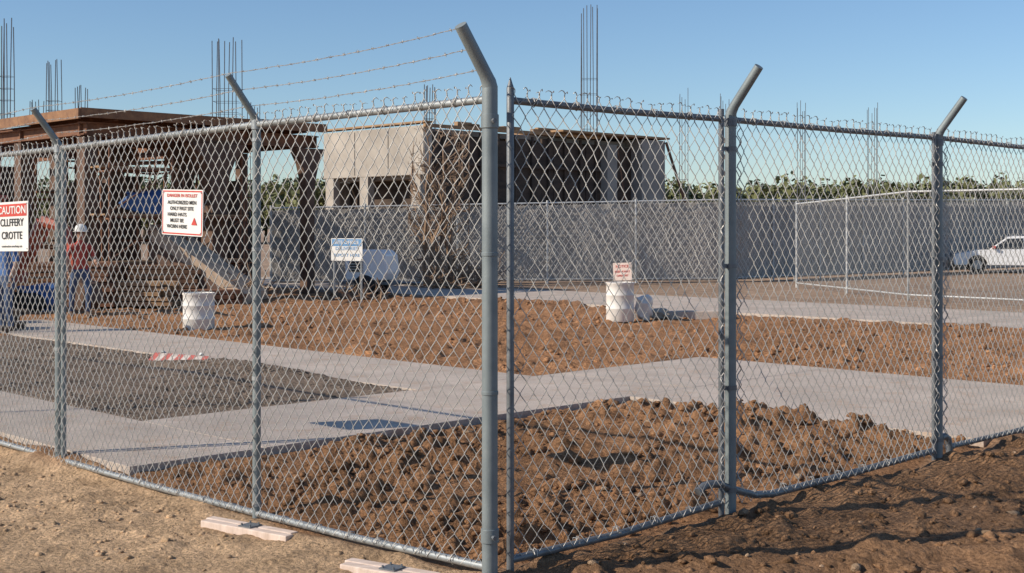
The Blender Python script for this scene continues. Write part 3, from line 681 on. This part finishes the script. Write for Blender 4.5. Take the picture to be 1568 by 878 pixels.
# ------------------------------------------------------------------ cars
def car(loc,ang,truck=False):
    e=empty('parked_car' if not truck else 'parked_pickup_truck',loc); xd=Vector((math.cos(ang),math.sin(ang),0)); yd=Vector((-xd.y,xd.x,0)); o=Vector(loc)
    def arch(cx,r=.38,z=.30,n=7): return [(cx+r*math.cos(math.pi*k/n),z+r*math.sin(math.pi*k/n)) for k in range(n+1)]
    m=MB()
    if not truck:
        low=[(2.2,.30),(2.25,.55),(2.15,.74),(1.2,.90),(-1.6,.95),(-2.2,.92),(-2.28,.6),(-2.2,.30)]
        bot=[(p) for p in arch(-1.35)][::-1]+[(p) for p in arch(1.35)][::-1]
        extr(m,low+bot,o,xd,yd,.88,.82)
        extr(m,[(.95,.88),(.25,1.38),(-.1,1.44),(-.9,1.42),(-1.75,.93)],o,xd,yd,.78,.58)
    else:
        low=[(2.6,.40),(2.65,.75),(2.55,1.0),(1.25,1.12),(-.4,1.12),(-.4,1.10),(-2.6,1.10),(-2.65,.5),(-2.6,.40)]
        bot=arch(-1.6,.42,.38)[::-1]+arch(1.7,.42,.38)[::-1]
        extr(m,low+bot,o,xd,yd,.95,.90); extr(m,[(1.2,1.11),(.6,1.72),(.3,1.78),(-.45,1.76),(-.6,1.11)],o,xd,yd,.85,.68)
    mk('body',m,CARW,e,bevel=.03)
    m=MB()
    if not truck: cab=[(.80,.93),(.22,1.33),(-.35,1.35),(-.35,.95)],[(-.42,.95),(-.42,1.35),(-.88,1.34),(-1.45,.96)];w=(.80,.625)
    else: cab=[(1.05,1.15),(.58,1.66),(.1,1.68),(.1,1.15)],[(.02,1.15),(.02,1.68),(-.4,1.68),(-.48,1.15)];w=(.87,.715)
    for pr in cab: extr(m,pr,o,xd,yd,w[0],w[1])
    mk('side_windows',m,GL,e)
    m=MB(); q=((1.02,.93),(.33,1.40),(.31,1.36),(.90,.9)) if not truck else ((1.24,1.15),(.66,1.72),(.60,1.70),(1.12,1.13))
    extr(m,list(q),o,xd,yd,.68,.55); q=((-1.74,.97),(-.98,1.425),(-.96,1.38),(-1.6,.95)) if not truck else ((-.63,1.15),(-.50,1.70),(-.45,1.68),(-.55,1.15)); extr(m,list(q),o,xd,yd,.66,.53); mk('windscreens',m,GL,e)
    m=MB();h=MB()
    for cx in((-1.35,1.35) if not truck else (-1.6,1.7)):
        for s_ in(-1,1):
            r=.32 if not truck else .37; c=o+xd*cx+yd*s_*.80+Z3*r; wheel(m,c,r,.2,yd); wheel(h,c,r*.6,.22,yd)
    mk('tyres',m,TY,e,True); mk('rims',h,GALV,e,True)
    m=MB()
    f=2.24 if not truck else 2.64
    for s_ in(-1,1): m.box(o+xd*(f-.02)+yd*s_*.62+Z3*(.64 if not truck else .85),xd*.03,yd*.16,Z3*.07)
    mk('headlights',m,GALV,e,bevel=.01); m=MB()
    for s_ in(-1,1): m.box(o-xd*(f)+yd*s_*.66+Z3*(.78 if not truck else .85),xd*.03,yd*.1,Z3*.08); m.box(o+xd*(.75 if not truck else 1.0)+yd*s_*(.95)+Z3*(1.0 if not truck else 1.22),xd*.06,yd*.07,Z3*.05)
    mk('tail_lights_and_mirrors',m,SR,e,bevel=.01)
car((19.6,50.5,-.0),math.pi-.25); car((24.6,50.0,0),.2,True); 
BL=new_mat('blue_tarp',(.05,.14,.36),(.03,.09,.25),rough=.6,scale=5,bump=.03,bscale=6); RD=new_mat('red_cloth',(.48,.07,.05),(.32,.045,.035),rough=.8)
sack('blue_tarp',W(1.6,-.45,2.08,O1),(.75,.35,.30),BL); sack('blue_tarp',(-9.9,27.0,0),(.5,.35,.3),BL)
# compact excavator parked by the steel frame
OG=new_mat('machine_red',(.40,.08,.04),(.24,.05,.03),rough=.5,scale=4)
ex=(-11.0,26.3,-.02); e=empty('compact_excavator',ex); o=Vector(ex); xd=Vector((.93,-.37,0)); yd=Vector((.37,.93,0))
m=MB()
for s_ in(-1,1): extr(m,[(-.95,.0),(.95,.0),(1.12,.12),(1.12,.30),(.95,.42),(-.95,.42),(-1.12,.30),(-1.12,.12)],o+yd*s_*.68,xd,yd,.17)
mk('tracks',m,TY,e,bevel=.02)
m=MB(); m.tube([o+Z3*.3,o+Z3*.62],.4,20); mk('slew_ring',m,DK,e)
m=MB(); extr(m,[(-1.1,.62),(.75,.62),(.75,.85),(-.1,.95),(-.2,1.35),(-1.0,1.35),(-1.15,1.1)],o,xd,yd,.75); mk('house',m,OG,e,bevel=.04)
m=MB()
for a_ in(-.15,.72):
    for b_ in(-.70,.05): m.box(o+xd*a_+yd*b_+Z3*1.6,xd*.035,yd*.035,Z3*.75)
m.box(o+xd*.28-yd*.32+Z3*2.38,xd*.52,yd*.44,Z3*.04); mk('cab_frame',m,OG,e,bevel=.01)
m=MB(); m.box(o+xd*.28-yd*.705+Z3*1.6,xd*.39,yd*.008,Z3*.7); m.box(o+xd*.725-yd*.32+Z3*1.6,xd*.008,yd*.33,Z3*.7); mk('cab_glass',m,GL,e)
m=MB(); P0=o+xd*.85+yd*.3+Z3*.85;P1=o+xd*1.5+yd*.3+Z3*1.9;P2=o+xd*2.1+yd*.3+Z3*1.75;P3=o+xd*2.4+yd*.3+Z3*.75
for a_,b_,r_1,r_2 in((P0,P1,.11,.12),(P1,P2,.12,.09),(P2,P3,.09,.07)): m.tube([a_,b_],[r_1,r_2],6)
m.tube([P0.lerp(P1,.2)+xd*.18,P1.lerp(P2,.3)-Z3*.12],.04,8); mk('boom_and_arm',m,OG,e)
m=MB(); extr(m,[(0,0),(.35,-.1),(.45,-.45),(.2,-.62),(-.15,-.5),(.1,-.4),(.15,-.15)],P3,xd,yd,.25); mk('bucket',m,DK,e,bevel=.01)
# ------------------------------------------------------------------ workers
SKIN=new_mat('skin',(.42,.25,.17),(.36,.2,.14),rough=.6); JEAN=new_mat('denim',(.07,.11,.20),(.045,.07,.13),rough=.9,scale=20); BOOT=new_mat('boot_leather',(.10,.06,.04),rough=.7); HAIR=new_mat('dark_hair',(.03,.02,.015),rough=.8)
HATY=new_mat('hard_hat_white',(.75,.74,.70),(.66,.65,.62),rough=.35)
def skinned(name,joints,edges,mats,pick,parent,M,sub=2):
    me=bpy.data.meshes.new(name); me.from_pydata([j[0] for j in joints],edges,[]); o=bpy.data.objects.new(name,me); COL.objects.link(o)
    sk=o.modifiers.new('s','SKIN'); sk.use_smooth_shade=True; me.skin_vertices[0].data[0].use_root=True
    for i,j in enumerate(joints): me.skin_vertices[0].data[i].radius=(j[1],j[2] if len(j)>2 else j[1])
    ss=o.modifiers.new('u','SUBSURF'); ss.levels=ss.render_levels=sub
    bpy.context.view_layer.update(); dg=bpy.context.evaluated_depsgraph_get(); m2=bpy.data.meshes.new_from_object(o.evaluated_get(dg)); bpy.data.objects.remove(o)
    for mt in mats: m2.materials.append(mt)
    for p in m2.polygons: p.material_index=pick(p.center); p.use_smooth=True
    m2.transform(M); o=bpy.data.objects.new(name,m2); COL.objects.link(o); attach(o,parent); return o
def worker(loc,yaw,shirt,pose=0):
    e=empty('construction_worker',loc); M=Matrix.Translation(Vector(loc))@Matrix.Rotation(yaw,4,'Z')
    sl=.10 if pose else 0
    J=[((0,0,.94),.15,.11),((0,0,1.12),.135,.10),((0,-.01,1.32),.165,.11),((0,-.01,1.46),.09,.08),((0,-.015,1.55),.058,.058),((0,-.03,1.63),.085,.09),((0,-.025,1.72),.07,.08),
       ((.19,0,1.41),.065),((.25,.02-sl,1.16),.05),((.24,-.10-sl*1.5,.93+sl*1.5),.036),((-.19,0,1.41),.065),((-.26,.03,1.15),.05),((-.25,-.06,.91),.036),
       ((.10,0,.86),.10),((.12,-.05-sl,.49),.068),((.12,.02-sl,.10),.045),((.13,-.13-sl,.04),.042,.03),((-.10,0,.86),.10),((-.13,.0+sl,.49),.068),((-.13,.06+sl,.10),.045),((-.15,-.09+sl,.04),.042,.03)]
    E=[(0,1),(1,2),(2,3),(3,4),(4,5),(5,6),(2,7),(7,8),(8,9),(2,10),(10,11),(11,12),(0,13),(13,14),(14,15),(15,16),(0,17),(17,18),(18,19),(19,20)]
    def pick(c):
        if c.z>1.51: return 1
        if abs(c.x)>.19 and c.z<1.20 and c.z>.7: return 1
        if c.z>.95: return 0
        if c.z<.13: return 3
        return 2
    skinned('body',J,E,[shirt,SKIN,JEAN,BOOT],pick,e,M)
    for sx,wr in((1,Vector((.24,-.10-sl*1.5,.93+sl*1.5))),(-1,Vector((-.25,-.06,.91)))):
        d=Vector((0,-.25,-1)).normalized() if not(pose and sx>0) else Vector((0,-.8,-.4)).normalized()
        fw=d.cross(Vector((1,0,0))).normalized()
        j=[(wr,.028,.022),(wr+d*.07,.036,.018)];ed=[(0,1)]
        skinned('palm',j,ed,[SKIN],lambda c:0,e,M,1)
        for k,Ln in enumerate((.062,.072,.068,.052)):
            b0=wr+d*.085+fw*(k-1.5)*.019; c_=Vector((-sx*.012,0,0))
            skinned('finger_%d'%(k+1),[(b0,.009),(b0+d*Ln*.5+c_*.3,.0085),(b0+d*Ln*.95+c_*1.4,.007)],[(0,1),(1,2)],[SKIN],lambda c:0,e,M,1)
        b0=wr+d*.03+fw*-.03; skinned('thumb',[(b0,.011),(b0+d*.03-fw*.018,.010),(b0+d*.058-fw*.022,.008)],[(0,1),(1,2)],[SKIN],lambda c:0,e,M,1)
    def loc_mb(fn,nm,mat,sm_=True):
        mb=MB(); fn(mb); mb.v=[tuple(M@Vector(v)) for v in mb.v]; mk(nm,mb,mat,e,sm_)
    loc_mb(lambda mb:mb.tube([(0,-.03,1.685),(0,-.03,1.69),(0,-.03,1.70),(0,-.03,1.75),(0,-.03,1.80),(0,-.03,1.83),(0,-.03,1.84)],[.15,.152,.118,.115,.095,.055,.01],20),'hard_hat',HATY)
    loc_mb(lambda mb:mb.tube([(0,-.105,1.66),(0,-.135,1.615),(0,-.11,1.605)],[.008,.016,.01],6),'nose',SKIN)
    loc_mb(lambda mb:[mb.tube([(x-.012,-.112,1.655),(x+.012,-.112,1.655)],.008,6) for x in(-.033,.033)],'eyes',HAIR)
    loc_mb(lambda mb:mb.tube([(-.025,-.112,1.578),(0,-.118,1.575),(.025,-.112,1.578)],.006,6),'mouth',RD)
    loc_mb(lambda mb:[mb.tube([(x,-.02,1.66),(x*1.08,-.015,1.64),(x,-.02,1.61)],[.010,.018,.010],6) for x in(-.088,.088)],'ears',SKIN)
    loc_mb(lambda mb:mb.tube([(0,.035,1.57),(0,.03,1.62),(0,.01,1.69)],[.055,.075,.08],12),'hair',HAIR)
worker((-8.45,25.2,-.02),.6,RD,1); worker((-8.42,21.4,-.02),-.5,BL,0)
# ------------------------------------------------------------------ trees
LF=new_mat('foliage',(.19,.195,.08),(.085,.10,.042),scale=.25,rough=.8,detail=8)
BK=new_mat('bark',(.12,.09,.06),rough=.9)
V=[];F=[];tr=MB()
x=-100
while x<150:
    Y=150+rng.uniform(-12,14); Hh=rng.uniform(6.6,8.0); R=Hh*rng.uniform(.4,.6)
    tr.tube([(x,Y,-.2),(x+.2,Y,Hh*.3),(x,Y,Hh*.7)],[.22,.16,.06],5)
    for k in range(12):
        cx=x+rng.normal()*R*.5;cy=Y+rng.normal()*R*.4;cz=Hh*rng.uniform(.35,.86);cr=R*rng.uniform(.22,.38)
        for j in range(34):
            d=rng.normal(size=3);d/=np.linalg.norm(d);p=np.array([cx,cy,cz])+d*cr*rng.uniform(.5,1.05)
            a=rng.normal(size=3);a/=np.linalg.norm(a);b=np.cross(a,d);b/=np.linalg.norm(b)+1e-6;s_=rng.uniform(.16,.40)
            o_=len(V);V+=[p-a*s_,p+b*s_,p+a*s_,p-b*s_];F.append((o_,o_+1,o_+2,o_+3))
    x+=rng.uniform(.45,1.1)
tl=empty('tree_line',(0,150,0)); mb=MB(); mb.v=[tuple(map(float,p)) for p in V]; mb.f=F; mk('leaf_clumps',mb,LF,tl); mk('trunks',tr,BK,tl)
# ------------------------------------------------------------------ sky / sun
EL=math.radians(31); AZV=Vector((-1,-.34,0)).normalized()   # towards the sun
w=bpy.data.worlds.new('World'); S.world=w; w.use_nodes=True; nt=w.node_tree; bg=nt.nodes['Background']
sky=nt.nodes.new('ShaderNodeTexSky'); sky.sky_type='NISHITA'; sky.sun_disc=False; sky.sun_elevation=EL; sky.sun_rotation=math.atan2(AZV.x,AZV.y)
sky.dust_density=.2; sky.air_density=1.0; sky.ozone_density=5.0; sky.altitude=0
nt.links.new(sky.outputs[0],bg.inputs[0]); bg.inputs[1].default_value=.125
sd=bpy.data.lights.new('sun','SUN'); sd.energy=5.0; sd.angle=math.radians(.5); sd.color=(1,.89,.74); so=bpy.data.objects.new('sun',sd); COL.objects.link(so)
td=Vector((AZV.x*math.cos(EL),AZV.y*math.cos(EL),math.sin(EL))); so.rotation_euler=td.to_track_quat('Z','Y').to_euler(); so.location=(-20,-5,15)
# ------------------------------------------------------------------ camera
cd=bpy.data.cameras.new('camera'); co=bpy.data.objects.new('camera',cd); COL.objects.link(co); co.location=(0,0,1.73); co.rotation_euler=(math.radians(90),0,0)
cd.sensor_width=36; cd.lens=36*1971/1568; cd.shift_y=-89/1568; cd.clip_end=5000; cd.clip_start=.05
S.camera=co
